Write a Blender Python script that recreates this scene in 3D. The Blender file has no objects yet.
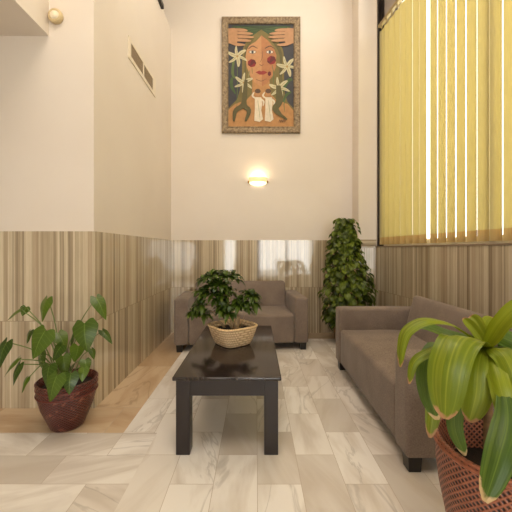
import bpy, bmesh, math, random
from mathutils import Vector, Matrix
from mathutils.geometry import tessellate_polygon
random.seed(7)
PI = math.pi
SC = bpy.context.scene
COL = SC.collection

# ------------------------------------------------------------------ camera, world, lights, exposure
F = 320.0
cam_d = bpy.data.cameras.new('camera')
cam_d.sensor_fit = 'HORIZONTAL'; cam_d.sensor_width = 36.0
cam_d.lens = 36.0 * F / 512.0
cam_d.shift_y = -6.0 / 512.0
cam_d.clip_start = 0.02
cam = bpy.data.objects.new('camera', cam_d); COL.objects.link(cam)
cam.location = (0, 0, 1.2); cam.rotation_euler = (PI/2, 0, 0)
SC.camera = cam

w = bpy.data.worlds.new('world'); SC.world = w; w.use_nodes = True
w.node_tree.nodes['Background'].inputs[0].default_value = (1.0, 0.97, 0.93, 1)
w.node_tree.nodes['Background'].inputs[1].default_value = 4.0

def area(name, loc, target, sx, sy, power, color):
    l = bpy.data.lights.new(name, 'AREA'); l.shape = 'RECTANGLE'; l.size = sx; l.size_y = sy
    l.energy = power; l.color = color
    o = bpy.data.objects.new(name, l); COL.objects.link(o); o.location = loc
    d = Vector(target) - Vector(loc)
    o.rotation_euler = d.to_track_quat('-Z', 'Y').to_euler()
    return o
area('window_daylight', (3.3, 1.9, 2.9), (1.6, 1.9, 2.7), 5.5, 3.4, 420, (1.0, 0.98, 0.94))
area('door_daylight', (-0.6, -5.2, 1.7), (-0.6, 0, 1.3), 6.0, 2.8, 300, (0.98, 0.95, 0.95))
area('ceiling_lamp', (-0.4, 0.2, 5.3), (-0.4, 0.6, 0), 2.2, 2.2, 96, (1.0, 0.86, 0.71))
area('ceiling_lamp', (0.3, 3.2, 5.3), (0.3, 3.4, 0), 0.9, 0.9, 24, (1.0, 0.83, 0.66))

SC.view_settings.view_transform = 'Standard'
SC.view_settings.look = 'None'
SC.view_settings.gamma = 1.0
SC.view_settings.exposure = -0.05
SC.view_settings.use_curve_mapping = False

# ------------------------------------------------------------------ helpers
def s2l(c):
    return tuple(((x/255.0)/12.92 if x/255.0 <= 0.04045 else ((x/255.0+0.055)/1.055)**2.4) for x in c) + (1.0,)

class NT:
    def __init__(s, name):
        s.m = bpy.data.materials.new(name); s.m.use_nodes = True
        s.t = s.m.node_tree; s.b = s.t.nodes['Principled BSDF']; s.out = s.t.nodes['Material Output']
    def n(s, typ, **kw):
        nd = s.t.nodes.new(typ)
        ins = kw.pop('ins', {})
        for k, v in kw.items(): setattr(nd, k, v)
        for k, v in ins.items():
            if isinstance(v, bpy.types.NodeSocket): s.t.links.new(v, nd.inputs[k])
            else: nd.inputs[k].default_value = v
        return nd
    def math(s, op, a, b=0.0, c=0.0):
        nd = s.n('ShaderNodeMath', operation=op)
        for i, v in enumerate((a, b, c)):
            if isinstance(v, bpy.types.NodeSocket): s.t.links.new(v, nd.inputs[i])
            else: nd.inputs[i].default_value = v
        return nd.outputs[0]
    def ramp(s, fac, stops, interp='LINEAR'):
        nd = s.n('ShaderNodeValToRGB'); cr = nd.color_ramp; cr.interpolation = interp
        while len(cr.elements) < len(stops): cr.elements.new(0.5)
        for e, (p, c) in zip(cr.elements, stops):
            e.position = p; e.color = c if len(c) == 4 else s2l(c)
        s.t.links.new(fac, nd.inputs[0]); return nd.outputs[0]
    def mix(s, fac, a, b, mode='MIX'):
        nd = s.n('ShaderNodeMix', data_type='RGBA', blend_type=mode)
        for i, v in ((0, fac), (6, a), (7, b)):
            if isinstance(v, bpy.types.NodeSocket): s.t.links.new(v, nd.inputs[i])
            else: nd.inputs[i].default_value = v
        return nd.outputs[2]
    def obj(s): return s.n('ShaderNodeTexCoord').outputs['Object']
    def uv(s): return s.n('ShaderNodeTexCoord').outputs['UV']
    def sep(s, v):
        nd = s.n('ShaderNodeSeparateXYZ'); s.t.links.new(v, nd.inputs[0]); return nd.outputs
    def comb(s, x=0.0, y=0.0, z=0.0):
        nd = s.n('ShaderNodeCombineXYZ')
        for i, v in enumerate((x, y, z)):
            if isinstance(v, bpy.types.NodeSocket): s.t.links.new(v, nd.inputs[i])
            else: nd.inputs[i].default_value = v
        return nd.outputs[0]
    def noise(s, vec, scale, detail=3, rough=0.5, dist=0.0):
        return s.n('ShaderNodeTexNoise', ins={'Vector': vec, 'Scale': scale, 'Detail': detail, 'Roughness': rough, 'Distortion': dist}).outputs[0]
    def set(s, **kw):
        for k, v in kw.items():
            k = k.replace('_', ' ')
            if isinstance(v, bpy.types.NodeSocket): s.t.links.new(v, s.b.inputs[k])
            else: s.b.inputs[k].default_value = v
        return s
    def bump(s, h, strength=0.3, dist=0.01):
        nd = s.n('ShaderNodeBump', ins={'Height': h, 'Strength': strength, 'Distance': dist})
        s.t.links.new(nd.outputs[0], s.b.inputs['Normal'])

def simple(name, rgb, rough=0.5, metal=0.0, var=0.06, scale=12, bump=0.0):
    t = NT(name); n = t.noise(t.obj(), scale)
    a = s2l(rgb); lo = tuple(x*(1-var) for x in a[:3])+(1,); hi = tuple(min(1, x*(1+var)) for x in a[:3])+(1,)
    t.set(Base_Color=t.ramp(n, [(0.3, lo), (0.7, hi)]), Roughness=rough, Metallic=metal)
    if bump: t.bump(t.noise(t.obj(), scale*8), bump, 0.003)
    return t.m

def finish(name, bm, mat, parent=None, smooth=None, recalc=True):
    if recalc: bmesh.ops.recalc_face_normals(bm, faces=bm.faces)
    me = bpy.data.meshes.new(name); bm.to_mesh(me); bm.free()
    for m in (mat if isinstance(mat, (list, tuple)) else [mat]): me.materials.append(m)
    if smooth is True:
        for p in me.polygons: p.use_smooth = True
    elif smooth:
        for p in me.polygons: p.use_smooth = True
        me.set_sharp_from_angle(angle=math.radians(smooth))
    o = bpy.data.objects.new(name, me); COL.objects.link(o)
    if parent: o.parent = parent
    return o

def tag(o, label=None, cat=None, group=None, kind=None):
    if label: o['label'] = label
    if cat: o['category'] = cat
    if group: o['group'] = group
    if kind: o['kind'] = kind
    return o
def thing(name, label, cat, loc=(0,0,0), rz=0.0, group=None):
    o = bpy.data.objects.new(name, None); COL.objects.link(o); o.location = loc; o.rotation_euler = (0,0,rz)
    o.empty_display_size = 0.1
    return tag(o, label, cat, group)
def struct(name, bm, mat, **k): return tag(finish(name, bm, mat, **k), kind='structure')

def box(bm, x0, x1, y0, y1, z0, z1, bev=0.0, seg=2, rot=None, mi=0):
    r = bmesh.ops.create_cube(bm, size=1.0); vs = r['verts']
    M = Matrix.Translation(((x0+x1)/2, (y0+y1)/2, (z0+z1)/2)) @ Matrix.Diagonal((x1-x0, y1-y0, z1-z0, 1))
    if rot: M = rot @ M
    bmesh.ops.transform(bm, matrix=M, verts=vs)
    fs = set(f for v in vs for f in v.link_faces)
    for f in fs: f.material_index = mi
    if bev:
        es = list(set(e for v in vs for e in v.link_edges))
        bmesh.ops.bevel(bm, geom=es, offset=bev, segments=seg, profile=0.5, affect='EDGES', clamp_overlap=True)
    return bm
def B(*a, **k):
    bm = bmesh.new(); box(bm, *a, **k); return bm

def lathe(bm, prof, n=48, center=(0,0), sx=1.0, sy=1.0, expo=None, rz=0.0, uv=True, lean=0.0):
    uvl = bm.loops.layers.uv.verify()
    rings = []
    for r, z in prof:
        ring = []
        for i in range(n):
            a = 2*PI*i/n; c, s = math.cos(a), math.sin(a)
            if expo: c = math.copysign(abs(c)**expo, c); s = math.copysign(abs(s)**expo, s)
            x, y = r*c*sx, r*s*sy
            x, y = x*math.cos(rz)-y*math.sin(rz), x*math.sin(rz)+y*math.cos(rz)
            ring.append(bm.verts.new((center[0]+x+lean*z, center[1]+y, z)))
        rings.append(ring)
    for j in range(len(rings)-1):
        for i in range(n):
            f = bm.faces.new((rings[j][i], rings[j][(i+1)%n], rings[j+1][(i+1)%n], rings[j+1][i]))
            us = [(i/n, prof[j][1]), ((i+1)/n, prof[j][1]), ((i+1)/n, prof[j+1][1]), (i/n, prof[j+1][1])]
            for l, q in zip(f.loops, us): l[uvl].uv = q
    return rings
def cap(bm, ring): 
    if len(ring) > 2: bm.faces.new(ring)

def crv(pts, t):   # catmull-rom through pts
    n = len(pts)-1; x = min(max(t,0),1)*n; i = min(int(x), n-1); u = x-i
    p1, p2 = Vector(pts[i]), Vector(pts[i+1])
    p0 = Vector(pts[i-1]) if i > 0 else p1*2-p2
    p3 = Vector(pts[i+2]) if i+2 <= n else p2*2-p1
    return 0.5*((2*p1)+(p2-p0)*u+(2*p0-5*p1+4*p2-p3)*u*u+(3*p1-p0-3*p2+p3)*u**3)

def tube(bm, pts, r0, r1, seg=8, steps=12, wob=0.0):
    prev = None; N = None
    for j in range(steps+1):
        t = j/steps; p = crv(pts, t); tg = (crv(pts, min(1, t+.02))-crv(pts, max(0, t-.02))).normalized()
        if N is None: N = tg.orthogonal().normalized()
        N = (N - tg*N.dot(tg)).normalized(); Bn = tg.cross(N)
        r = r0+(r1-r0)*t
        if wob: r *= 1+wob*math.sin(j*2.3)
        ring = [bm.verts.new(p+N*r*math.cos(2*PI*i/seg)+Bn*r*math.sin(2*PI*i/seg)) for i in range(seg)]
        if prev:
            for i in range(seg): bm.faces.new((prev[i], prev[(i+1)%seg], ring[(i+1)%seg], ring[i]))
        else: bm.faces.new(ring)
        prev = ring
    bm.faces.new(prev)

def W(px, py, Y):  # where the sight line through a photo pixel meets the depth Y
    return Vector(((px-256)/F*Y, Y, 1.2+(250-py)/F*Y))

# leaf as a blade swept along a midrib: grid across s in -1..1, along t in 0..1
def blade(bm, pts, side, width, prof, nt=12, ns=6, fold=0.25, base=None, ripple=0.0, pleat=0.0, twist=0.0, mi=0):
    uvl = bm.loops.layers.uv.verify()
    side = Vector(side).normalized(); rows = []
    ph = random.random()*6
    L = sum((crv(pts, (i+1)/10)-crv(pts, i/10)).length for i in range(10))
    for j in range(nt+1):
        row = []
        for i in range(ns+1):
            s = -1+2*i/ns
            tb = j/nt
            ub = base(abs(s)) if base else 0.0
            t = ub+(1-ub)*tb
            p = crv(pts, t); tg = (crv(pts, min(1, t+.03))-crv(pts, max(0, t-.03))).normalized()
            S = (side-tg*side.dot(tg)).normalized()
            Nn = S.cross(tg)
            if twist:
                R = Matrix.Rotation(twist*t, 3, tg); S = R @ S; Nn = R @ Nn
            wv = width*0.5*prof(tb)
            off = Nn*(fold*wv*abs(s)) + Nn*(ripple*width*math.sin(9*t+ph+(2 if s > 0 else 0))*abs(s)) + Nn*(pleat*width*math.cos(abs(s)*9.4)*prof(tb))
            row.append((bm.verts.new(p+S*wv*s+off), s, t))
        rows.append(row)
    for j in range(nt):
        for i in range(ns):
            q = [rows[j][i], rows[j][i+1], rows[j+1][i+1], rows[j+1][i]]
            f = bm.faces.new([a[0] for a in q]); f.smooth = True; f.material_index = mi
            for l, a in zip(f.loops, q): l[uvl].uv = ((a[1]+1)/2, a[2])
def P_lance(t): return max(0.02, (math.sin(PI*min(1, t*0.9+0.1)))**0.7 * (1 if t < .6 else (1-((t-.6)/.4)**2.2*0.6)))
def P_strap(t):
    return max(0.03, min(1, 0.42+t*1.7) * (1 if t < .62 else math.sqrt(max(0, 1-((t-.62)/.385)**2.2))))
def P_heart(t):
    return max(0.02, (0.62+1.9*t if t < .2 else 1.0*(1-((t-.2)/.8)**1.7)**0.9 if t < 1 else 0))
def N_heart(s): return 0.20*(1-s)**1.1 if s < .6 else 0.07*(s-.6)/.4 + 0.20*(.4)**1.1*(1-(s-.6)/.4)

# ------------------------------------------------------------------ materials
def plaster():
    t = NT('cream_plaster'); n = t.noise(t.obj(), 1.3, 4)
    t.set(Base_Color=t.ramp(n, [(0.3, (222, 211, 198)), (0.7, (227, 217, 205))]), Roughness=0.75)
    t.bump(t.noise(t.obj(), 220, 2), 0.05, 0.002); return t.m
M_WALL = plaster()

def striped(name, ax, ay, horizontal=False, dark=0.0):
    t = NT(name); x, y, z = t.sep(t.obj())
    s = t.math('ADD', t.math('MULTIPLY', x, ax), t.math('MULTIPLY', y, ay))
    if horizontal: s, z = z, s
    row = t.math('GREATER_THAN', z, 0.66) if not horizontal else 0.0
    s0 = s
    s = t.math('ADD', s, t.math('MULTIPLY', row, 7.37)) if not horizontal else s
    pan = t.math('FLOOR', t.math('DIVIDE', s, 0.6))
    sp = t.math('ADD', s, t.math('MULTIPLY', pan, 3.7))
    wob = t.math('MULTIPLY', t.math('SUBTRACT', t.noise(t.comb(t.math('MULTIPLY', sp, 3.0), 0.0, t.math('MULTIPLY', z, 1.5)), 1.2, 2), 0.5), 0.010)
    sw = t.math('ADD', sp, wob)
    def vo(sc, ofs):
        nd = t.n('ShaderNodeTexVoronoi', voronoi_dimensions='1D', ins={'W': t.math('ADD', sw, ofs), 'Scale': sc})
        return t.sep(nd.outputs['Color'])
    def nn(sc, det, ofs):
        return t.noise(t.comb(t.math('ADD', sw, ofs), ofs*1.3, t.math('MULTIPLY', z, 0.012)), sc, det, 0.6)
    v1 = vo(32, 0.0); v2 = vo(84, 4.0); a = nn(7, 1, 0.0); b = nn(60, 3, 5.0)
    v = t.math('ADD', t.math('ADD', t.math('MULTIPLY', v1[0], 0.34), t.math('MULTIPLY', v2[0], 0.22)), t.math('ADD', t.math('MULTIPLY', a, 0.24), t.math('MULTIPLY', b, 0.26)))
    col = t.ramp(v, [(0.22, (134, 116, 92)), (0.36, (164, 147, 121)), (0.48, (186, 170, 143)), (0.58, (198, 182, 154)), (0.74, (214, 200, 172))])
    col = t.mix(t.ramp(v2[1], [(0.90, (0,0,0,1)), (0.92, (.5,.5,.5,1))]), col, s2l((112, 96, 76)))
    col = t.mix(t.ramp(v1[1], [(0.86, (0,0,0,1)), (0.88, (.35,.35,.35,1))]), col, s2l((150, 120, 92)))
    fl = t.noise(t.comb(t.math('MULTIPLY', sp, 60.0), 0.0, t.math('MULTIPLY', z, 4.0)), 1.0, 4, 0.7)
    col = t.mix(t.ramp(fl, [(0.35, (.16,.16,.16,1)), (0.6, (0,0,0,1))]), col, s2l((104, 88, 70)))
    # joints
    fr = t.math('FRACT', t.math('DIVIDE', s, 0.6))
    j1 = t.math('LESS_THAN', t.math('ABSOLUTE', t.math('SUBTRACT', fr, 0.5)), 0.4972)
    j2 = t.math('GREATER_THAN', t.math('ABSOLUTE', t.math('SUBTRACT', z, 0.66)), 0.0018) if not horizontal else 1.0
    jj = t.math('MULTIPLY', j1, j2)
    col = t.mix(jj, s2l((146, 130, 106)), col)
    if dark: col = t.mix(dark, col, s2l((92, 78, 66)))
    t.set(Base_Color=col, Roughness=t.math('ADD', 0.035, t.math('MULTIPLY', fl, 0.05)), Specular_IOR_Level=0.85)
    return t.m
M_STONE_X = striped('striped_marble', 1, 0)
M_STONE_Y = striped('striped_marble_side', 0, 1)
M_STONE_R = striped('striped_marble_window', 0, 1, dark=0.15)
M_STONE_H = striped('striped_marble_cap', 1, 0, horizontal=True)

def marble_floor(name, along_y, cols, vein, L=0.47, Wd=0.225, off=(0,0)):
    t = NT(name); x, y, z = t.sep(t.obj())
    x = t.math('ADD', x, off[0]); y = t.math('ADD', y, off[1])
    u, v = (y, x) if along_y else (x, y)
    row = t.math('FLOOR', t.math('DIVIDE', v, Wd))
    sh = t.math('MULTIPLY', t.math('FRACT', t.math('MULTIPLY', row, 0.5)), L)
    uu = t.math('ADD', u, sh)
    cell = t.math('FLOOR', t.math('DIVIDE', uu, L))
    wn = t.n('ShaderNodeTexWhiteNoise', noise_dimensions='3D', ins={'Vector': t.comb(row, cell, 0.37)})
    rnd = wn.outputs['Value']; rc = t.sep(wn.outputs['Color'])
    base = t.ramp(rnd, cols)
    # veins: stretched along tile with a per tile tilt
    ang = t.math('MULTIPLY', t.math('SUBTRACT', rc[1], 0.5), 1.1)
    vv = t.math('ADD', v, t.math('MULTIPLY', ang, u))
    co = t.comb(t.math('ADD', t.math('MULTIPLY', u, 1.2), t.math('MULTIPLY', rc[0], 31.0)), t.math('ADD', t.math('MULTIPLY', vv, 4.2), t.math('MULTIPLY', rc[2], 17.0)), t.math('MULTIPLY', rnd, 9.0))
    n1 = t.noise(co, 1.15, 4, 0.55, 0.5)
    base = t.mix(t.ramp(n1, [(0.36, (.6,.6,.6,1)), (0.54, (0,0,0,1))]), base, s2l(vein))
    n2 = t.noise(co, 0.8, 6, 0.5, 0.9)
    line = t.math('ABSOLUTE', t.math('SUBTRACT', n2, 0.5))
    k = t.math('GREATER_THAN', rc[0], 0.5)
    lf = t.math('MULTIPLY', t.ramp(line, [(0.0, (.34,.34,.34,1)), (0.018, (0,0,0,1))]), k)
    base = t.mix(lf, base, s2l(tuple(int(q*0.72) for q in vein)))
    fu = t.math('FRACT', t.math('DIVIDE', uu, L)); fv = t.math('FRACT', t.math('DIVIDE', v, Wd))
    ju = t.math('LESS_THAN', t.math('ABSOLUTE', t.math('SUBTRACT', fu, 0.5)), 0.5-0.0013/L)
    jv = t.math('LESS_THAN', t.math('ABSOLUTE', t.math('SUBTRACT', fv, 0.5)), 0.5-0.0013/Wd)
    base = t.mix(t.math('MULTIPLY', ju, jv), s2l((182, 168, 150)), base)
    t.set(Base_Color=base, Roughness=t.math('ADD', 0.17, t.math('MULTIPLY', n1, 0.14)), Specular_IOR_Level=0.45)
    return t.m
WHITE = [(0.0, (202, 194, 184)), (0.25, (226, 220, 212)), (0.7, (238, 234, 228)), (1.0, (214, 205, 195))]
BEIGE = [(0.0, (190, 163, 131)), (0.5, (206, 181, 150)), (1.0, (198, 172, 142))]
M_FLOOR = marble_floor('white_marble_floor', True, WHITE, (190, 177, 162), off=(0.218, 0.005))
M_FLOOR_X = marble_floor('white_marble_floor_across', False, WHITE, (188, 176, 163), off=(0.40, 0.384))
M_BORDER = marble_floor('beige_marble_border', False, BEIGE, (176, 144, 110), L=0.9, Wd=0.36, off=(0.1, -2.08+0.36*6))
M_BORDER_Y = marble_floor('beige_marble_border_side', True, BEIGE, (176, 146, 112), L=0.9, Wd=0.36, off=(1.23, 0.3))

def fabric():
    t = NT('taupe_fabric'); o = t.obj()
    a = t.noise(t.n('ShaderNodeMapping', ins={'Vector': o, 'Scale': (1.0, 1.0, 9.0)}).outputs[0], 90, 2)
    b = t.noise(t.n('ShaderNodeMapping', ins={'Vector': o, 'Scale': (8.0, 8.0, 1.0)}).outputs[0], 90, 2)
    c = t.noise(o, 5, 3)
    v = t.math('ADD', t.math('ADD', t.math('MULTIPLY', a, 0.38), t.math('MULTIPLY', b, 0.38)), t.math('MULTIPLY', c, 0.24))
    t.set(Base_Color=t.ramp(v, [(0.38, (101, 87, 77)), (0.5, (122, 107, 96)), (0.62, (142, 127, 115))]), Roughness=0.92, Sheen_Weight=0.15)
    t.bump(t.math('ADD', v, t.noise(o, 420, 1)), 0.3, 0.002); return t.m
M_FAB = fabric()
M_BLACK = simple('black_lacquer_foot', (20, 17, 16), 0.35)
M_TABLE = simple('dark_stained_wood', (38, 30, 29), 0.30, var=0.15, scale=6)
def tabletop():
    t = NT('glossy_dark_wood_top'); o = t.n('ShaderNodeMapping', ins={'Vector': t.obj(), 'Scale': (14.0, 1.0, 1.0)}).outputs[0]
    n = t.noise(o, 4, 4)
    t.set(Base_Color=t.ramp(n, [(0.3, (30, 22, 21)), (0.7, (46, 36, 34))]), Roughness=0.16, Specular_IOR_Level=0.6); return t.m
M_TOP = tabletop()

def leafmat(name, c0, c1, vein, tip=None, obj_rand=True, rough=0.38, stripe=0, veins=0.45):
    t = NT(name)
    uv = t.sep(t.uv()); s = t.math('ABSOLUTE', t.math('SUBTRACT', t.math('MULTIPLY', uv[0], 2.0), 1.0)); tt = uv[1]
    if obj_rand: r = t.n('ShaderNodeObjectInfo').outputs['Random']
    else: r = t.n('ShaderNodeNewGeometry').outputs['Random Per Island']
    n = t.noise(t.obj(), 14, 3)
    f = t.math('ADD', t.math('MULTIPLY', r, 0.75), t.math('MULTIPLY', n, 0.35))
    col = t.ramp(f, [(0.05, c0), (0.95, c1)])
    if stripe:
        st = t.noise(t.comb(t.math('MULTIPLY', uv[0], 9.0), t.math('MULTIPLY', tt, 0.5), t.math('MULTIPLY', r, 20.0)), stripe*0.32, 2)
        col = t.mix(t.ramp(st, [(0.48, (0,0,0,1)), (0.66, (.5,.5,.5,1))]), col, s2l(vein))
    mid = t.ramp(s, [(0.0, (.8,.8,.8,1)), (0.07, (0,0,0,1))])
    col = t.mix(mid, col, s2l(vein))
    if veins and not stripe:
        w_ = t.math('FRACT', t.math('MULTIPLY', t.math('SUBTRACT', tt, t.math('MULTIPLY', s, 0.16)), 8.0))
        vl = t.ramp(w_, [(0.0, (veins,)*3+(1,)), (0.10, (0,0,0,1)), (0.92, (0,0,0,1)), (1.0, (veins,)*3+(1,))])
        col = t.mix(vl, col, s2l(vein))
    if tip:
        tn = t.math('ADD', tt, t.math('MULTIPLY', t.math('SUBTRACT', t.noise(t.obj(), 30, 3), 0.5), 0.16))
        tn = t.math('ADD', tn, t.math('MULTIPLY', t.math('MULTIPLY', s, s), 0.05))
        col = t.mix(t.ramp(tn, [(0.962, (0,0,0,1)), (0.985, (1,1,1,1))]), col, s2l(tip))
    t.set(Base_Color=col, Roughness=rough, Specular_IOR_Level=0.4)
    tr = t.n('ShaderNodeBsdfTranslucent', ins={'Color': t.mix(0.5, col, s2l(c1))})
    mx = t.n('ShaderNodeMixShader', ins={0: 0.22, 1: t.b.outputs[0], 2: tr.outputs[0]})
    t.t.links.new(mx.outputs[0], t.out.inputs[0])
    if stripe: t.bump(t.noise(t.comb(t.math('MULTIPLY', uv[0], 26.0), 0.0, 0.0), 1.0, 1), 0.35, 0.004)
    return t.m
M_LEAF_A = leafmat('heart_leaf', (34, 60, 12), (92, 116, 34), (122, 146, 66), veins=0.4, rough=0.28)
M_LEAF_B = leafmat('umbrella_leaf', (26, 46, 8), (80, 102, 26), (100, 122, 46), obj_rand=False, veins=0)
M_LEAF_C = leafmat('trailing_leaf', (28, 48, 10), (110, 126, 38), (150, 160, 72), obj_rand=False, veins=0)
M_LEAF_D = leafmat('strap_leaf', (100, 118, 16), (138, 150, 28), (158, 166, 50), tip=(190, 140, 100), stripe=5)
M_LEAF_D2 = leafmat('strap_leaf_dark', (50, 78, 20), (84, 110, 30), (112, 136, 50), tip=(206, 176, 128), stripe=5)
M_STEM = simple('green_stem', (104, 122, 58), 0.5)
M_BARK = simple('pale_bark', (158, 132, 98), 0.85, var=0.25, scale=40, bump=0.5)
M_BARK_D = simple('brown_cane', (112, 84, 52), 0.85, var=0.3, scale=50, bump=0.6)
M_SOIL = simple('dark_soil', (32, 22, 16), 0.95, var=0.5, scale=60, bump=1.0)

def woven(name, hi, lo, nu, nv, diag=True, rough=0.5, hole=0.28, speck=None, height=0.5):
    t = NT(name); u, v, _ = t.sep(t.uv())
    U = t.math('MULTIPLY', u, nu); V = t.math('MULTIPLY', v, nv)
    if diag: a = t.math('ADD', U, V); b = t.math('SUBTRACT', U, V)
    else:
        a = V; b = t.math('ADD', U, t.math('MULTIPLY', t.math('FLOOR', V), 0.5))
    ha = t.math('ABSOLUTE', t.math('SINE', t.math('MULTIPLY', a, PI)))
    hb = t.math('ABSOLUTE', t.math('SINE', t.math('MULTIPLY', b, PI)))
    h = t.math('MAXIMUM', ha, hb) if diag else t.math('MULTIPLY', t.math('POWER', ha, 0.5), t.math('POWER', hb, 0.35))
    if not diag: h = t.math('ADD', h, 0.1)
    n = t.noise(t.obj(), 40, 3)
    col = t.ramp(t.math('ADD', t.math('MULTIPLY', h, 0.9), t.math('MULTIPLY', t.math('SUBTRACT', n, 0.5), 0.25)),
                 [(hole, s2l(lo)), (hole+0.28, s2l(tuple((p+q)/2 for p, q in zip(hi, lo)))), (0.95, s2l(hi))])
    if speck:
        col = t.mix(t.ramp(t.noise(t.obj(), 26, 4, 0.7), [(0.56, (0,0,0,1)), (0.68, (.6,.6,.6,1))]), col, s2l(speck))
    t.set(Base_Color=col, Roughness=rough)
    t.bump(h, 0.9, height*0.01)
    return t.m

# ------------------------------------------------------------------ the setting
XL, YF, YB = -1.235, 2.437, 4.65          # left wall plane, front of the left block, back wall
def XR(y): return 2.186-0.125*y           # inner face of the window wall
CZ = 5.5
bm = bmesh.new()
def quad(bm, x0, x1, y0, y1, z=0.0, t=0.02):
    box(bm, x0, x1, y0, y1, z-t, z)
bm = bmesh.new(); quad(bm, -0.65, 3.2, -6, 4.33); struct('floor', bm, M_FLOOR)
bm = bmesh.new(); quad(bm, -0.87, -0.65, 2.10, 4.33); struct('trim_1', bm, M_FLOOR)
bm = bmesh.new(); quad(bm, -5.2, -0.65, -6, 2.10); struct('floor_left', bm, M_FLOOR_X)
bm = bmesh.new(); quad(bm, -5.2, -0.87, 2.10, YF+0.05); struct('trim_2', bm, M_BORDER)
bm = bmesh.new(); quad(bm, XL-0.05, -0.87, YF+0.05, 4.7); struct('trim_3', bm, M_BORDER_Y)
bm = bmesh.new(); quad(bm, -0.87, 3.2, 4.33, 4.7); struct('trim_4', bm, simple('grey_brown_marble_border', (168, 148, 124), 0.25, var=0.14, scale=3))
struct('wall_left', B(-5.2, XL, YF, YB+0.1, 0, 4.40), M_WALL)
struct('wall_back', B(-5.2, 1.85, YB, YB+0.2, -0.1, CZ), M_WALL)
struct('wall_far_left', B(-5.4, -5.2, -6, YB+0.2, -0.1, CZ), M_WALL)
bm = bmesh.new()
vb = [[bm.verts.new((x, y, z)) for x, y in ((-5.4, -6), (XR(-6)+0.2, -6), (XR(4.85)+0.2, 4.85), (-5.4, 4.85))] for z in (CZ, CZ+0.15)]
bm.faces.new(vb[0]); bm.faces.new(vb[1])
for i in range(4): bm.faces.new((vb[0][i], vb[0][(i+1)%4], vb[1][(i+1)%4], vb[1][i]))
struct('ceiling', bm, M_WALL)
# pilaster beside the window
PF = 4.37
struct('trim_5', B(1.40, 1.72, PF, YB, 0, CZ), M_WALL)
# rear wall with glazed entrance
bm = bmesh.new(); yr = -4.1
xs = [(-5.2, -3.35), (-3.05, -1.35), (-0.85, 0.1), (2.45, 3.2)]
for a, b_ in xs: box(bm, a, b_, yr-0.2, yr, -0.1, CZ)
for a, b_ in ((-3.35, -3.05), (-1.35, -0.85), (0.1, 2.45)): box(bm, a, b_, yr-0.2, yr, 2.7, CZ)
struct('wall_rear', bm, M_WALL)
M_ALU = simple('dark_aluminium', (52, 46, 42), 0.4, 0.6)
def glass():
    t = NT('window_glass'); g = t.n('ShaderNodeBsdfGlossy', ins={'Roughness': 0.02})
    tr = t.n('ShaderNodeBsdfTransparent', ins={'Color': (0.95, 0.97, 0.96, 1)})
    fr = t.n('ShaderNodeFresnel', ins={'IOR': 1.45})
    fac = t.math('MULTIPLY', fr.outputs[0], t.math('SUBTRACT', 1.0, t.n('ShaderNodeNewGeometry').outputs['Backfacing']))
    mx = t.n('ShaderNodeMixShader', ins={0: fac, 1: tr.outputs[0], 2: g.outputs[0]})
    t.t.links.new(mx.outputs[0], t.out.inputs[0]); return t.m
M_GLASS = glass()
for i, (a, b_) in enumerate(((-3.35, -3.05), (-1.35, -0.85), (0.1, 2.45))):
    bm = bmesh.new()
    for q in ([a, b_] if b_-a < 1 else [a, (a+b_)/2, b_]): box(bm, q-0.035, q+0.035, yr-0.14, yr-0.07, 0, 2.7)
    box(bm, a, b_, yr-0.14, yr-0.07, 2.63, 2.7); box(bm, a, b_, yr-0.14, yr-0.07, 0, 0.1)
    d = struct('door_%d' % (i+1), bm, M_ALU)
    finish('pane', B(a, b_, yr-0.11, yr-0.10, 0.02, 2.68), M_GLASS, d)

# window wall on the right, leaning open towards the camera
ANG = math.atan(0.125)
RW = Matrix.Translation((XR(4.3), 4.3, 0)) @ Matrix.Rotation(ANG, 4, 'Z')   # local -y runs along the wall to the camera, +x goes outwards
bm = bmesh.new(); box(bm, 0.0, 0.22, -8.6, 0.35, -0.1, 1.235, rot=RW); struct('wall_right', bm, M_WALL)
bm = bmesh.new(); box(bm, 0.0, 0.22, -8.6, 0.35, 4.95, CZ, rot=RW); box(bm, 0.0, 0.22, 0.03, 0.35, 1.235, 4.95, rot=RW)
box(bm, 0.0, 0.22, -8.6, -5.3, 1.235, 4.95, rot=RW); struct('wall_right_upper', bm, M_WALL)
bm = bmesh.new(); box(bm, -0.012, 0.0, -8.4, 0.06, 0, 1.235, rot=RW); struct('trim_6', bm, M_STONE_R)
bm = bmesh.new(); box(bm, -0.018, 0.20, -5.3, 0.06, 1.235, 1.252, bev=0.003, rot=RW); struct('trim_7', bm, simple('window_sill_marble', (138, 120, 98), 0.2, var=.12))
# window frame
M_GREY = simple('grey_window_panel', (150, 140, 130), 0.5)
M_WFR = simple('white_window_frame', (214, 206, 190), 0.4)
bm = bmesh.new()
box(bm, 0.045, 0.11, -0.04, 0.03, 1.252, 4.95, rot=RW, mi=0)
box(bm, -0.004, 0.045, 0.004, 0.034, 1.252, 4.95, rot=RW, mi=0)
box(bm, 0.06, 0.09, -0.34, -0.04, 4.17, 4.95, rot=RW, mi=1)
box(bm, 0.04, 0.10, -0.375, -0.34, 4.17, 4.95, rot=RW, mi=0)
box(bm, 0.05, 0.10, -0.46, -0.375, 4.17, 4.95, rot=RW, mi=2)
for q in (1.7, 2.95, 4.2): box(bm, 0.05, 0.10, -q-0.06, -q, 1.252, 4.95, rot=RW, mi=2)
box(bm, 0.05, 0.10, -5.3, -5.22, 1.252, 4.95, rot=RW, mi=2)
box(bm, 0.05, 0.10, -5.3, -0.04, 1.252, 1.32, rot=RW, mi=2); box(bm, 0.05, 0.10, -5.3, -0.5, 4.89, 4.95, rot=RW, mi=2)
wf = struct('window_1', bm, [M_ALU, M_GREY, M_WFR])
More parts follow.
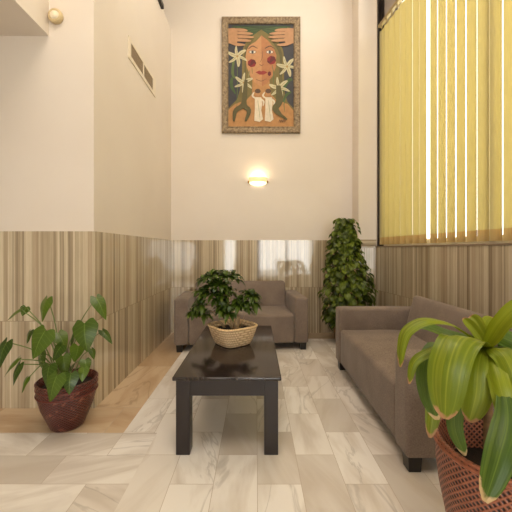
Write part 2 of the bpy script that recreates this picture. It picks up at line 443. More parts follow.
bm = bmesh.new(); box(bm, 0.072, 0.078, -5.24, -0.045, 1.26, 4.91, rot=RW); finish('pane', bm, M_GLASS, wf)

# marble wainscot
WT = 1.342; TH = 0.012
struct('trim_8', B(-5.2, XL+TH, YF-TH, YF, 0, WT), M_STONE_X)
struct('trim_9', B(XL, XL+TH, YF, YB, 0, WT), M_STONE_Y)
struct('trim_10', B(XL+TH, 1.40-TH, YB-TH, YB, 0, WT), M_STONE_X)
bm = bmesh.new(); box(bm, 1.40-TH, 1.66, PF-TH, PF, 0, WT-0.115); box(bm, 1.40-TH, 1.40, PF, YB, 0, WT-0.115); struct('trim_11', bm, M_STONE_X)
bm = bmesh.new(); box(bm, 1.40-TH, 1.66, PF-TH, PF, WT-0.115, WT); box(bm, 1.40-TH, 1.40, PF, YB, WT-0.115, WT); struct('trim_12', bm, M_STONE_H)
# bulkhead in the top left corner
struct('trim_13', B(-5.2, -1.576, 0.3, YF, 2.83, 3.6), M_WALL)

# ------------------------------------------------------------------ vertical blinds
def blindmat(name, c, tr, trans):
    t = NT(name); o = t.obj()
    n = t.noise(t.n('ShaderNodeMapping', ins={'Vector': o, 'Scale': (40.0, 40.0, 1.5)}).outputs[0], 8, 3)
    t.set(Base_Color=t.ramp(n, [(0.3, tuple(int(q*.93) for q in c)), (0.7, c)]), Roughness=0.8)
    d = t.n('ShaderNodeBsdfTranslucent', ins={'Color': s2l(tr)})
    mx = t.n('ShaderNodeMixShader', ins={0: trans, 1: t.b.outputs[0], 2: d.outputs[0]})
    t.t.links.new(mx.outputs[0], t.out.inputs[0]); return t.m
M_SLAT = blindmat('yellow_blind_fabric', (210, 199, 150), (208, 195, 140), 0.36)
M_HEM = blindmat('blind_hem_fabric', (206, 180, 122), (200, 168, 108), 0.22)
M_RAIL = simple('tan_blind_rail', (150, 130, 84), 0.5)
def slat_bm(z0, z1, wd=0.122, th=0.0012):
    bm = bmesh.new(); n = 8; cols = []
    for i in range(n+1):
        s = -1+2*i/n
        cols.append((s*wd/2, 0.018*(1-s*s)))
    for k, zz in ((0, z0), (1, z1)): pass
    f = [[bm.verts.new((x, y+d, z)) for (x, y) in cols] for d, z in ((0, z0), (0, z1), (th, z1), (th, z0))]
    for a in range(4):
        b_ = (a+1) % 4
        for i in range(n): bm.faces.new((f[a][i], f[a][i+1], f[b_][i+1], f[b_][i]))
    bm.faces.new([f[a][0] for a in range(4)]); bm.faces.new([f[a][n] for a in range(4)][::-1])
    return bm
ZB, ZT = 1.272, 4.13
smesh = hmesh = None
PITCH = 0.121
def blind(label, d0, n, rot0, rots=None):
    c = RW @ Vector((0.012, -d0, ZT+0.06))
    t = thing('vertical_blind', label, 'window blind', (c.x, c.y, c.z), ANG, 'yellow vertical blinds over the window')
    bm = B(-0.022, 0.022, -n*PITCH-0.002, 0.002, -0.01, 0.03, bev=0.004); finish('head_rail', bm, M_RAIL, t)
    global smesh, hmesh, gmesh
    for i in range(n):
        if smesh is None:
            s = finish('slat', slat_bm(ZB+0.095-ZT-0.06, -0.055), M_SLAT, t, smooth=60); smesh = s.data
            h = finish('hem', slat_bm(ZB-ZT-0.06, ZB+0.095-ZT-0.06, th=0.003), M_HEM, s, smooth=60); hmesh = h.data
            g = finish('hanger', B(-0.012, 0.012, -0.003, 0.003, -0.06, -0.008), M_RAIL, s); gmesh = g.data
        else:
            g = bpy.data.objects.new('hanger', gmesh); COL.objects.link(g)
            s = bpy.data.objects.new('slat', smesh); COL.objects.link(s); s.parent = t
            h = bpy.data.objects.new('hem', hmesh); COL.objects.link(h); h.parent = s; g.parent = s
        s.location = (0, -(i+0.5)*PITCH, 0)
        r = rot0+random.uniform(-2.5, 2.5)
        if rots and i in rots: r = rots[i]
        s.rotation_euler = (0, 0, math.radians(r))
    return t
SLAT_ANGLE = -90-9
blind('far yellow fabric vertical blind running up to the white column', 0.0, 8, -90+0)
blind('near yellow fabric vertical blind above the large sofa, cut off by the right edge', 1.015, 33, -90-3)

# ------------------------------------------------------------------ sofas
def puff(bm, amt, axis_c, half):
    for v in bm.verts:
        d = [1-min(1, abs((v.co[i]-axis_c[i])/half[i]))**2 for i in range(3)]
        n = Vector([(v.co[i]-axis_c[i])/half[i] for i in range(3)])
        for i in range(3):
            o = [j for j in range(3) if j != i]
            v.co[i] += amt[i]*n[i]*abs(n[i])**3*d[o[0]]**.6*d[o[1]]**.6
def soft(x0, x1, y0, y1, z0, z1, bev, amt=(0,0,0), cuts=8):
    bm = B(x0, x1, y0, y1, z0, z1, bev=bev, seg=4)
    for ax, lo, hi in ((0, x0, x1), (1, y0, y1), (2, z0, z1)):
        for k in range(1, cuts):
            p = [0,0,0]; p[ax] = lo+(hi-lo)*k/cuts; nrm = [0,0,0]; nrm[ax] = 1
            bmesh.ops.bisect_plane(bm, geom=bm.verts[:]+bm.edges[:]+bm.faces[:], plane_co=p, plane_no=nrm)
    puff(bm, amt, ((x0+x1)/2, (y0+y1)/2, (z0+z1)/2), ((x1-x0)/2, (y1-y0)/2, (z1-z0)/2))
    return bm
SL, SD, AW = 1.59, 0.78, 0.16
def make_sofa(label):
    t = thing('sofa', label, 'sofa', group='taupe fabric sofas')
    h = SL/2; f = -SD/2
    bm = soft(-h+AW+0.003, h-AW-0.003, f+0.008, f+0.66, 0.085, 0.425, 0.028, (0, 0.008, 0.012), 10)
    # creases in the seat
    for v in bm.verts:
        if v.co.z > 0.40: v.co.z += 0.003*math.sin(v.co.x*19)*math.sin(v.co.y*12+1)
    finish('seat', bm, M_FAB, t, smooth=50)
    # backrest: extruded slanted profile
    prof = [(f+0.61, 0.36), (f+0.625, 0.44), (f+0.665, 0.60), (f+0.70, 0.725), (f+0.712, 0.752), (f+0.732, 0.765), (f+0.765, 0.755), (f+0.778, 0.735), (f+0.78, 0.60), (f+0.78, 0.10), (f+0.61, 0.10)]
    bm = bmesh.new(); rings = []
    xs_ = [-1, -0.985, -0.955, -0.9, -0.6, -0.3, 0, 0.3, 0.6, 0.9, 0.955, 0.985, 1]
    wx = h-AW+0.0
    for q in xs_:
        e = max(0, (abs(q)-0.9)/0.1)
        ring = []
        for (y, z) in prof:
            zz = z-(0.028*e**3 if z > 0.7 else 0); yy = y+(0.022*e**3 if y < f+0.705 and z > .4 else 0)
            if z > 0.4 and y < f+0.705: yy -= 0.008*(1-q*q)
            ring.append(bm.verts.new((q*(wx-0.002-0.006*(z > .7)*e**2), yy, zz)))
        rings.append(ring)
    for a, b_ in zip(rings, rings[1:]):
        for i in range(len(prof)): bm.faces.new((a[i], a[(i+1)%len(prof)], b_[(i+1)%len(prof)], b_[i]))
    bm.faces.new(rings[0][::-1]); bm.faces.new(rings[-1])
    finish('backrest', bm, M_FAB, t, smooth=50)
    for s in (-1, 1):
        x0, x1 = (-h, -h+AW) if s < 0 else (h-AW, h)
        finish('armrest', soft(x0, x1, f, f+SD, 0.085, 0.625, 0.022, (0.006, 0.003, 0.006), 5), M_FAB, t, smooth=50)
    for sx in (-1, 1):
        for sy in (-1, 1):
            cx, cy = sx*(h-0.06), sy*(SD/2-0.055)
            bm = bmesh.new(); box(bm, cx-0.038, cx+0.038, cy-0.038, cy+0.038, 0, 0.09)
            for v in bm.verts:
                if v.co.z < 0.01: v.co.x = cx+(v.co.x-cx)*0.86; v.co.y = cy+(v.co.y-cy)*0.86
            finish('foot', bm, M_BLACK, t)
    return t
sofa = make_sofa('taupe fabric two-seat sofa against the back wall, behind the coffee table')
sofa.location = (-0.190, 4.170, 0); sofa.rotation_euler.z = math.radians(4)
s2 = sofa.copy(); COL.objects.link(s2)
for ch in list(sofa.children):
    c = ch.copy(); COL.objects.link(c); c.parent = s2
s2['label'] = 'large taupe fabric sofa on the right under the yellow blinds'
s2.location = (1.200, 2.493, 0); s2.rotation_euler.z = math.radians(-90.5)

# ------------------------------------------------------------------ coffee table
TX0, TX1, TY0, TY1, TZ = -0.487, 0.148, 1.853, 3.13, 0.462
t = thing('coffee_table', 'long dark brown wooden coffee table with a glossy top', 'coffee table', ((TX0+TX1)/2, (TY0+TY1)/2, 0))
hx, hy = (TX1-TX0)/2, (TY1-TY0)/2
finish('table_top', B(-hx, hx, -hy, hy, TZ-0.022, TZ, bev=0.006, seg=3), M_TOP, t, smooth=40)
lx, ly = hx-0.018, hy-0.018
for sx in (-1, 1):
    for sy in (-1, 1):
        x0, x1 = sorted((sx*lx, sx*(lx-0.082))); y0, y1 = sorted((sy*ly, sy*(ly-0.082)))
        finish('leg', B(x0, x1, y0, y1, 0, TZ-0.022, bev=0.003), M_TABLE, t)
for sy in (-1, 1):
    y0, y1 = sorted((sy*(ly-0.003), sy*(ly-0.025)))
    finish('apron', B(-lx+0.082, lx-0.082, y0, y1, TZ-0.116, TZ-0.022, bev=0.002), M_TABLE, t)
for sx in (-1, 1):
    x0, x1 = sorted((sx*(lx-0.003), sx*(lx-0.025)))
    finish('apron', B(x0, x1, -ly+0.082, ly-0.082, TZ-0.116, TZ-0.022, bev=0.002), M_TABLE, t)

# ------------------------------------------------------------------ small tree in a pale basket on the table
def child_at(t, o):  # keep world coordinates of a part built in world space
    o.parent = t; o.matrix_parent_inverse = Matrix.Translation(t.location).inverted()
    return o
BC = Vector((-0.185, 2.53, TZ))
t = thing('potted_umbrella_tree', 'small bushy green umbrella plant in a pale straw basket on the coffee table', 'potted plant', BC)
bm = bmesh.new(); ez = 0.52; rz = math.radians(38)
pr = [(0.108, 0.0), (0.122, 0.012), (0.142, 0.06), (0.158, 0.115), (0.166, 0.145), (0.162, 0.152), (0.154, 0.148), (0.148, 0.115), (0.135, 0.06)]
rg = lathe(bm, [(0.001, 0.001)]+pr, 72, expo=ez, rz=rz)
M_STRAW = woven('pale_straw_weave', (242, 214, 172), (176, 134, 92), 44, 52, diag=False, rough=0.7, hole=0.2, height=0.6)
b0 = finish('basket', bm, M_STRAW, t, smooth=60)
bm = bmesh.new()
for k in range(3):
    ring = []
    for i in range(73):
        a = 2*PI*i/72; c, s = math.cos(a), math.sin(a)
        c = math.copysign(abs(c)**ez, c); s = math.copysign(abs(s)**ez, s)
        r = 0.161+0.005*math.sin(i*1.3+k*2.1); z = 0.146+0.005*math.cos(i*1.3+k*2.1)
        x, y = r*c, r*s
        ring.append(Vector((x*math.cos(rz)-y*math.sin(rz), x*math.sin(rz)+y*math.cos(rz), z)))
    tube(bm, ring, 0.0045, 0.0045, 6, 144)
finish('braided_rim', bm, simple('pale_straw', (228, 196, 148), 0.7, var=.2, scale=60), t, smooth=True)
bm = bmesh.new(); r = lathe(bm, [(0.001, 0.118), (0.06, 0.122), (0.146, 0.112)], 40, expo=ez, rz=rz); finish('soil', bm, M_SOIL, t, smooth=True)
# trunk
bm = bmesh.new()
tube(bm, [(0.03, -0.02, 0.10), (0.036, -0.02, 0.17), (0.042, -0.018, 0.222)], 0.024, 0.019, 10, 8, 0.05)
tube(bm, [(0.00, 0.0, 0.10), (-0.01, -0.005, 0.2), (-0.03, 0, 0.3), (-0.05, 0.0, 0.42), (-0.06, 0, 0.5)], 0.014, 0.006, 8, 12)
tube(bm, [(0.01, 0.0, 0.10), (-0.04, -0.005, 0.17), (-0.11, -0.02, 0.24), (-0.18, -0.02, 0.26)], 0.009, 0.004, 8, 10)
tube(bm, [(0.035, -0.015, 0.2), (0.05, -0.01, 0.28), (0.09, 0.0, 0.36), (0.15, 0.0, 0.40)], 0.007, 0.004, 8, 10)
tube(bm, [(-0.06, 0.02, 0.11), (-0.10, 0.0, 0.165), (-0.14, -0.02, 0.16)], 0.012, 0.008, 8, 8)
finish('trunk', bm, M_BARK, t, smooth=True)
bmL = bmesh.new(); bmS = bmesh.new()
def cluster(bmL, bmS, c, ax, n, ln, wd, stem_from=None):
    c = Vector(c)
    if stem_from is not None: tube(bmS, [stem_from, (Vector(stem_from)+c)/2+Vector((0,0,0.02)), c], 0.003, 0.0018, 5, 5)
    ax = Vector(ax).normalized(); u = ax.orthogonal().normalized(); v = ax.cross(u)
    a0 = random.random()*6
    for k in range(n):
        a = a0+2*PI*k/n+random.uniform(-.2, .2)
        d = (u*math.cos(a)+v*math.sin(a))*0.85+ax*0.45; d.normalize()
        L = ln*random.uniform(0.75, 1.15)
        p0 = c; p1 = c+d*L*0.25; p2 = c+d*L*0.65+Vector((0,0,-0.12*L)); p3 = c+d*L*0.95+Vector((0,0,-0.42*L))
        blade(bmL, [p0, p1, p2, p3], d.cross(Vector((0,0,1))) if abs(d.z) < .95 else Vector((1,0,0)), wd*random.uniform(.85, 1.1), lambda q: P_lance(q)*min(1, .12+q*3.5), nt=6, ns=2, fold=0.3)
lobes = [((-0.10, 0.0, 0.48), (0.145, 0.12, 0.13), 30), ((-0.16, -0.02, 0.35), (0.13, 0.11, 0.10), 18), ((-0.25, -0.02, 0.245), (0.06, 0.05, 0.04), 6),
         ((0.0, -0.05, 0.29), (0.11, 0.09, 0.07), 9), ((0.13, 0.0, 0.36), (0.075, 0.06, 0.055), 8), ((0.08, 0.0, 0.31), (0.07, 0.06, 0.05), 4)]
for c, e, n in lobes:
    for k in range(n):
        while True:
            q = Vector([random.uniform(-1, 1) for _ in range(3)])
            if 0.3 < q.length < 1: break
        p = Vector((c[0]+q.x*e[0], c[1]+q.y*e[1], c[2]+q.z*e[2]))
        ax = Vector((q.x*0.7, q.y*0.7-0.15, 0.6+q.z*0.4))
        cluster(bmL, bmS, p, ax, random.choice((6, 7, 8)), 0.088, 0.040, Vector((c[0]*.6, c[1]*.6, c[2]-0.06)))
finish('foliage', bmL, M_LEAF_B, t, recalc=False); finish('stems', bmS, M_STEM, t, smooth=True)
bm = bmesh.new(); tube(bm, [(0.05, -0.03, 0.11), (0.075, -0.04, 0.17), (0.10, -0.04, 0.24)], 0.0022, 0.0014, 5, 6); tube(bm, [(0.07, -0.04, 0.15), (0.09, -0.05, 0.16), (0.115, -0.05, 0.185)], 0.002, 0.001, 5, 6)
finish('dry_twig', bm, M_BARK, t)

# ------------------------------------------------------------------ trailing plant on a pole in the corner
PC = Vector((1.16, 4.16, 0))
t = thing('potted_trailing_plant', 'tall leafy green climbing plant in the back corner, behind the large sofa arm', 'potted plant', PC)
bm = bmesh.new(); lathe(bm, [(0.001, 0.0), (0.12, 0.0), (0.15, 0.16), (0.165, 0.28), (0.155, 0.28), (0.14, 0.16)], 40)
finish('pot', bm, woven('brown_weave', (150, 112, 66), (66, 44, 24), 30, 40, rough=0.6), t, smooth=50)
bm = bmesh.new(); lathe(bm, [(0.001, 0.25), (0.155, 0.25)], 24); finish('soil', bm, M_SOIL, t)
bm = bmesh.new(); tube(bm, [(0, 0, 0.2), (0, 0, 0.8), (-0.01, 0, 1.42)], 0.03, 0.022, 10, 20, 0.08); finish('moss_pole', bm, M_BARK_D, t, smooth=True)
bmL = bmesh.new(); bmS = bmesh.new()
def pothos_profile(z):
    pts = [(0.22, .12), (0.30, .22), (0.45, .28), (0.6, .31), (0.78, .31), (0.95, .265), (1.1, .215), (1.25, .165), (1.4, .125), (1.5, .09), (1.60, .03)]
    for (a, r), (b_, q) in zip(pts, pts[1:]):
        if a <= z <= b_: return r+(q-r)*(z-a)/(b_-a)
    return .1
for k in range(820):
    z = 0.24+1.37*(random.random()**0.92)
    a = random.uniform(-PI*1.12, PI*0.12) if random.random() < 0.9 else random.uniform(0, 2*PI)
    r = pothos_profile(z)*random.uniform(0.5, 1.0)
    out = Vector((math.cos(a), math.sin(a), 0))
    bias = 0.055*max(0, (1-abs(z-0.75)/0.5))
    p = out*r+Vector((bias-0.02, 0, z))
    if p.y+PC.y > 4.56: continue
    if p.x > 0.22 and p.y > 0.1: continue
    L = random.uniform(0.075, 0.12)
    d = (out*0.55+Vector((random.uniform(-.5, .5), random.uniform(-.3, .3), -0.75+random.uniform(-.3, .4)))).normalized()
    sd = Vector((-out.y, out.x, 0))+Vector((random.uniform(-.4, .4), random.uniform(-.4, .4), random.uniform(-.5, .5)))
    up = out*0.02
    blade(bmL, [p, p+d*L*.5+up, p+d*L], sd, L*0.78, P_heart, nt=6, ns=4, fold=-0.25, base=N_heart)
    if k % 3 == 0: tube(bmS, [out*0.03+Vector((0, 0, z-0.05)), p*0.5+Vector((0, 0, z*0.5+0.01)), p+d*L*.15], 0.003, 0.002, 4, 5)
for tp in ([(0.0, 0, 1.45), (0.06, -0.05, 1.6), (0.12, -0.08, 1.56), (0.145, -0.08, 1.46)], [(-0.02, 0, 1.45), (-0.05, -0.03, 1.58), (-0.10, -0.05, 1.56)]):
    tube(bmS, tp, 0.004, 0.002, 5, 10)
    for q in (0.4, 0.65, 0.85, 1.0):
        p = crv(tp, q); blade(bmL, [p, p+Vector((0.02, -0.02, -0.03)), p+Vector((0.03*(1 if tp[2][0] > 0 else -1), -0.02, -0.07))], (0.5, 0.5, 0.2), 0.05, P_heart, nt=6, ns=4, base=N_heart)
finish('foliage', bmL, M_LEAF_C, t, recalc=False); finish('stems', bmS, M_STEM, t, smooth=True)

# ------------------------------------------------------------------ heart-leaved plant in the maroon woven pot
AC = Vector((-1.292, 2.195, 0))
t = thing('potted_heart_leaf_plant', 'heart-leaved green plant in a dark maroon woven pot by the left wall', 'potted plant', AC)
bm = bmesh.new()
pr = [(0.001, 0.0), (0.118, 0.0), (0.132, 0.012), (0.155, 0.08), (0.182, 0.17), (0.20, 0.26), (0.206, 0.31), (0.206, 0.345), (0.211, 0.352), (0.211, 0.368), (0.200, 0.374), (0.190, 0.365), (0.187, 0.30)]
lathe(bm, [(a*(.78+.12*min(1, b_/.2)), b_*.865) for a, b_ in pr], 64)
M_MAROON = woven('maroon_weave', (98, 42, 34), (36, 12, 10), 38, 52, rough=0.32, hole=0.34, speck=(176, 110, 84), height=0.5)
finish('pot', bm, M_MAROON, t, smooth=50)
bm = bmesh.new()
for zz in (0.282, 0.24):
    pts = [(0.188*math.cos(2*PI*i/48)*(1 if zz > .3 else .98), 0.188*math.sin(2*PI*i/48)*(1 if zz > .3 else .98), zz) for i in range(49)]
    tube(bm, pts, 0.0055, 0.0055, 6, 96)
finish('pot_band', bm, simple('maroon_cane', (104, 44, 34), 0.35, var=.2, scale=60), t, smooth=True)
bm = bmesh.new(); lathe(bm, [(0.001, 0.275), (0.168, 0.27)], 40); finish('soil', bm, M_SOIL, t)
# attach px, tip px, width px, depth, roll of the blade, stem foot offset
LA = [((48,299),(42,322),16,2.16,0.5), ((21,309),(7,321),9,2.05,0.9), ((26,307),(22,316),6,2.10,-.8), ((8,342),(-1,369),15,1.98,0.3), ((46,331),(33,359),24,2.00,0.1),
      ((85,323),(87,352),24,2.02,-0.1), ((96,298),(106,320),10,2.14,-0.7), ((102,331),(112,344),5,2.16,-1.0), ((62,346),(53,361),14,2.02,0.3),
      ((19,359),(4,377),8,1.97,0.8), ((21,364),(13,386),11,1.95,0.5), ((28,378),(22,393),8,1.95,0.6), ((50,366),(48,389),17,1.93,0.2),
      ((58,375),(50,402),20,1.90,0.15), ((71,374),(69,395),15,1.91,-0.2), ((85,360),(87,373),9,2.0,-.6), ((84,368),(82,382),9,1.97,-0.4), ((74,333),(71,352),8,2.12,.9),
      ((31,331),(27,344),10,2.12,.6), ((91,349),(94,360),4,2.06,-1.0), ((58,333),(66,350),10,2.16,-.8), ((42,352),(44,372),12,2.10,0.5), ((63,356),(66,374),12,2.08,-.5), ((78,346),(74,362),9,2.1,-.9)]
for i, (a, b_, wpx, Y, roll) in enumerate(LA):
    A = W(a[0], a[1], Y)-AC; T = W(b_[0], b_[1], Y-0.03)-AC
    d = T-A; L = d.length; base_p = A-d*0.24
    view = Vector((0, -1, 0.25)); S = d.normalized().cross(view).normalized()
    S = Matrix.Rotation(roll, 3, d.normalized()) @ S
    nrm = S.cross(d.normalized());
    if nrm.y > 0: nrm = -nrm
    mid = (base_p+T)/2+nrm*L*0.10
    bm = bmesh.new()
    wd = 1.04*wpx/F*Y/max(0.45, math.cos(roll))
    blade(bm, [base_p, mid, T], S, wd, P_heart, nt=14, ns=8, fold=(0.18 if (S.cross(d)).dot(nrm) < 0 else -0.18), base=N_heart, ripple=0.015)
    lf = finish('leaf', bm, M_LEAF_A, t, recalc=False)
    foot = Vector((random.uniform(-.04, .04), random.uniform(-.04, .03), 0.27))
    bm = bmesh.new()
    k = A*0.5+foot*0.5; k.z = foot.z+(A.z-foot.z)*0.62+0.03
    if A.z < 0.45: k = A*0.55+foot*0.45; k.z = max(A.z, 0.40)+0.05
    tube(bm, [foot, k, A], 0.0042, 0.0028, 6, 12); finish('petiole', bm, M_STEM, lf, smooth=True)

# ------------------------------------------------------------------ strap-leaved plant in the big woven pot, front right
DC = Vector((0.885, 1.125, 0))
t = thing('potted_corn_plant', 'strap-leaved yellow-green plant in a big reddish woven pot, front right corner', 'potted plant', DC)
bm = bmesh.new()
pr = [(0.001, 0.0), (0.13, 0.0), (0.142, 0.012), (0.168, 0.12), (0.19, 0.22), (0.213, 0.34), (0.222, 0.42), (0.222, 0.49), (0.226, 0.505), (0.222, 0.518), (0.212, 0.518), (0.206, 0.49), (0.203, 0.36), (0.18, 0.30)]
lathe(bm, pr, 80)
M_RED = woven('reddish_brown_weave', (172, 104, 76), (44, 20, 14), 62, 46, rough=0.45, hole=0.40, height=0.8)
finish('pot', bm, M_RED, t, smooth=50)
bm = bmesh.new()
for zz, rr in ((0.512, 0.219), (0.500, 0.226)):
    pts = [(rr*math.cos(2*PI*i/48), rr*math.sin(2*PI*i/48), zz) for i in range(49)]
    tube(bm, pts, 0.007, 0.007, 6, 96)
finish('rim', bm, simple('reddish_cane', (156, 92, 66), 0.45, var=.25, scale=50), t, smooth=True)
bm = bmesh.new(); lathe(bm, [(0.001, 0.385), (0.203, 0.38)], 40); finish('soil', bm, M_SOIL, t)
CR = W(486, 346, 1.10)-DC
bm = bmesh.new(); tube(bm, [(CR.x+0.02, CR.y+0.02, 0.37), (CR.x+0.008, CR.y, 0.6), (CR.x, CR.y, CR.z-0.02)], 0.017, 0.013, 10, 26, 0.07)
tube(bm, [(0.06, 0.03, 0.37), (0.07, 0.03, 0.6), (0.08, 0.04, 0.78)], 0.016, 0.012, 10, 20, 0.07)
finish('cane', bm, M_BARK_D, t, smooth=True)
def sl(path, wpx, dark=False, fold=0.28, rip=0.035, roll=0.0, ple=0.02, tw=0.0, prof=None):
    pts = [W(x, y, Y)-DC for (x, y, Y) in path]
    d = pts[-1]-pts[0]; mp = pts[len(pts)//2]+DC
    sight = (Vector((0, 0, 1.2))-mp).normalized()
    dd = (pts[-1]-pts[len(pts)//2]).normalized()
    S = dd.cross(sight).normalized(); S = Matrix.Rotation(roll, 3, dd) @ S
    if S.x < 0: S = -S
    Y = path[len(path)//2][2]
    bm = bmesh.new(); blade(bm, pts, S, wpx/F*Y, prof or P_strap, nt=26, ns=10, fold=fold, ripple=rip, pleat=ple, twist=tw)
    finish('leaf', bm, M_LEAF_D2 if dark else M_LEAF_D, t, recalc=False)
c0 = (486, 348, 1.10)
sl([c0, (473,338,1.04), (460,338,0.99), (450,362,0.955), (446,390,0.95), (445,419,0.96)], 37)
sl([c0, (481,355,1.05), (478,370,1.02), (476,396,1.01), (469,422,1.01)], 28)
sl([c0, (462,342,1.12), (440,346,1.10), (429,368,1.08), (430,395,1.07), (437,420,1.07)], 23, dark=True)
sl([c0, (455,352,1.14), (436,372,1.16), (434,405,1.14), (430,438,1.12)], 16)
sl([c0, (467,333,1.08), (447,322,1.06), (425,320,1.05), (407,330,1.05), (401,346,1.05), (400,367,1.05)], 13, roll=0.5, fold=0.3)
sl([c0, (468,341,1.14), (446,334,1.2), (424,326,1.24), (412,328,1.25)], 11, dark=True, roll=0.7)
sl([c0, (460,346,1.05), (441,348,1.04), (424,354,1.03), (413,364,1.03), (409,384,1.03)], 10, roll=0.3)
sl([c0, (492,338,1.06), (503,322,1.0), (520,306,0.95), (540,300,0.92)], 17, fold=0.3)
sl([c0, (480,337,1.12), (472,326,1.14), (463,318,1.16)], 9, fold=0.6)
sl([c0, (482,334,1.13), (476,322,1.16), (470,316,1.18)], 13, dark=False, fold=0.5)
sl([c0, (489,334,1.13), (490,325,1.16), (494,318,1.2)], 17, dark=False, fold=0.4)
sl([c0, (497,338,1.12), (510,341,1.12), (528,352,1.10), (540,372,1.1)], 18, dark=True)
sl([c0, (494,348,1.04), (504,356,1.0), (514,378,0.97), (522,410,0.96)], 20)
sl([c0, (493,362,1.02), (500,386,0.97), (508,418,0.95), (517,452,0.95)], 19)
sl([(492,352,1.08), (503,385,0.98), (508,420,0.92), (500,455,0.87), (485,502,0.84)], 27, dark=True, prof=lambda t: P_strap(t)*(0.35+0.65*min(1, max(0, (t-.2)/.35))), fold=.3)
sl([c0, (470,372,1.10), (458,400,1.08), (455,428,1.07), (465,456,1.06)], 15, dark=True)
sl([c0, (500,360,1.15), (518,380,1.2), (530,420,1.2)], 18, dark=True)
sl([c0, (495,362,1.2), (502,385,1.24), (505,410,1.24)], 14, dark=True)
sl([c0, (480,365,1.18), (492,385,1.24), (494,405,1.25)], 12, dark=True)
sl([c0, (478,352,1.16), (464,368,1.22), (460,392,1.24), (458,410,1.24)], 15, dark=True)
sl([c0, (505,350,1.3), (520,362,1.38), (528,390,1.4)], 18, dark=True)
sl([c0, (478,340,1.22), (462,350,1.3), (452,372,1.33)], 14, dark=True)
sl([c0, (500,330,1.2), (515,322,1.28), (535,330,1.35)], 16)
for q in ((0.12, -0.1), (0.2, 0.05), (0.1, 0.2), (-0.02, 0.14), (0.18, -0.2)):
    top = Vector((0.08, 0.04, 0.78)); e = Vector((q[0]+0.08, q[1], 0))
    bm = bmesh.new(); blade(bm, [top, top+e*0.5+Vector((0,0,.08)), top+e+Vector((0,0,.02)), top+e*1.3+Vector((0,0,-.15))], e.cross(Vector((0,0,1))), 0.065, P_strap, nt=20, ns=8, fold=.15, ripple=.02, pleat=.02)
    finish('leaf', bm, M_LEAF_D2, t, recalc=False)

# ------------------------------------------------------------------ framed picture
Yp = YB-0.03
pw, phh = 78.5/F*(YB-.03), 116/F*(YB-.03)
pc = W(261, 75, YB-0.03)
t = thing('framed_painting', 'tall framed painting of a face with roses and white lilies', 'painting', (pc.x, YB-0.003, pc.z))
x0, x1, y0, y1 = -pw/2, pw/2, -phh/2, phh/2
fwd = 0.095
def framemat():
    t_ = NT('carved_grey_frame'); n = t_.noise(t_.obj(), 30, 4, 0.7)
    t_.set(Base_Color=t_.ramp(n, [(0.35, (92, 76, 56)), (0.5, (134, 114, 86)), (0.65, (158, 140, 110))]), Roughness=0.5, Metallic=0.2)
    t_.bump(n, 0.6, 0.01); return t_.m
bm = bmesh.new()
outer = [(x0, y0), (x1, y0), (x1, y1), (x0, y1)]
def ringpts(ins, dep): return [bm.verts.new((x0+ins if a[0] < 0 else x1-ins, -dep, y0+ins if a[1] < 0 else y1-ins)) for a in outer]
rs = [ringpts(0, 0.0), ringpts(0, 0.036), ringpts(0.012, 0.044), ringpts(0.03, 0.038), ringpts(fwd-0.02, 0.03), ringpts(fwd-0.012, 0.034), ringpts(fwd, 0.026), ringpts(fwd, 0.0)]
for a, b_ in zip(rs, rs[1:]):
    for i in range(4): bm.faces.new((a[i], a[(i+1)%4], b_[(i+1)%4], b_[i]))
finish('frame', bm, framemat(), t)
# picture: inlaid shapes, coordinates of the design in a 268 x 394 field
cols = dict(slate=(58,58,64), leafd=(44,66,34), leafl=(70,96,50), hair=(122,108,54), hair2=(92,84,44), skin=(196,142,94), skin2=(180,120,74), chest=(188,136,80), lip=(150,44,36), rose=(136,18,22), rose2=(96,10,16), lily=(206,196,158), lily2=(150,144,96), dress=(232,218,192), brown=(92,66,46), line=(70,46,30), eye=(230,220,200), green=(92,112,60), hand=(190,142,102), gold=(176,144,84))
keys = list(cols); mats = [simple('paint_'+k, tuple(int(q*.93) for q in cols[k]), 0.6, var=0.10, scale=20) for k in keys]
bm = bmesh.new(); layer = [0]
def poly(pts, key, quads=False):
    layer[0] += 1; d = 0.0115+layer[0]*0.00008
    vs = []
    for (x, y) in pts:
        X = x0+(x-75)/268*pw; Z = y1-(y-58)/394*phh
        vs.append(bm.verts.new((min(max(X, x0+fwd-.004), x1-fwd+.004), -d, min(max(Z, y0+fwd-.004), y1-fwd+.004))))
    if quads:
        h = len(vs)//2
        for i in range(h-1):
            f = bm.faces.new((vs[i], vs[i+1], vs[-i-2], vs[-i-1])); f.material_index = keys.index(key)
    else:
        for tri in tessellate_polygon([[v.co for v in vs]]):
            f = bm.faces.new([vs[i] for i in tri]); f.material_index = keys.index(key)
def ell(cx, cy, rx, ry, key, n=20, a0=0, rot=0):
    poly([(cx+rx*math.cos(2*PI*i/n)*math.cos(rot)-ry*math.sin(2*PI*i/n)*math.sin(rot), cy+rx*math.cos(2*PI*i/n)*math.sin(rot)+ry*math.sin(2*PI*i/n)*math.cos(rot)) for i in range(n)], key)
def stroke(pts, wd, key, taper=True):
    n = 14; L = []; R = []
    P3 = [Vector((a[0], a[1], 0)) for a in pts]
    for i in range(n+1):
        q = i/n; p = crv(P3, q); g = (crv(P3, min(1, q+.03))-crv(P3, max(0, q-.03))).normalized()
        ww = wd/2*(math.sin(PI*min(1, .15+q*.8))**.6 if taper else 1)
        L.append((p.x-g.y*ww, p.y+g.x*ww)); R.append((p.x+g.y*ww, p.y-g.x*ww))
    poly(L+R[::-1], key, True)
poly([(97,430),(322,430),(322,85),(97,85)], 'slate')
poly([(110,85),(310,85),(310,118),(268,135),(210,110),(155,140),(110,120)], 'leafd')
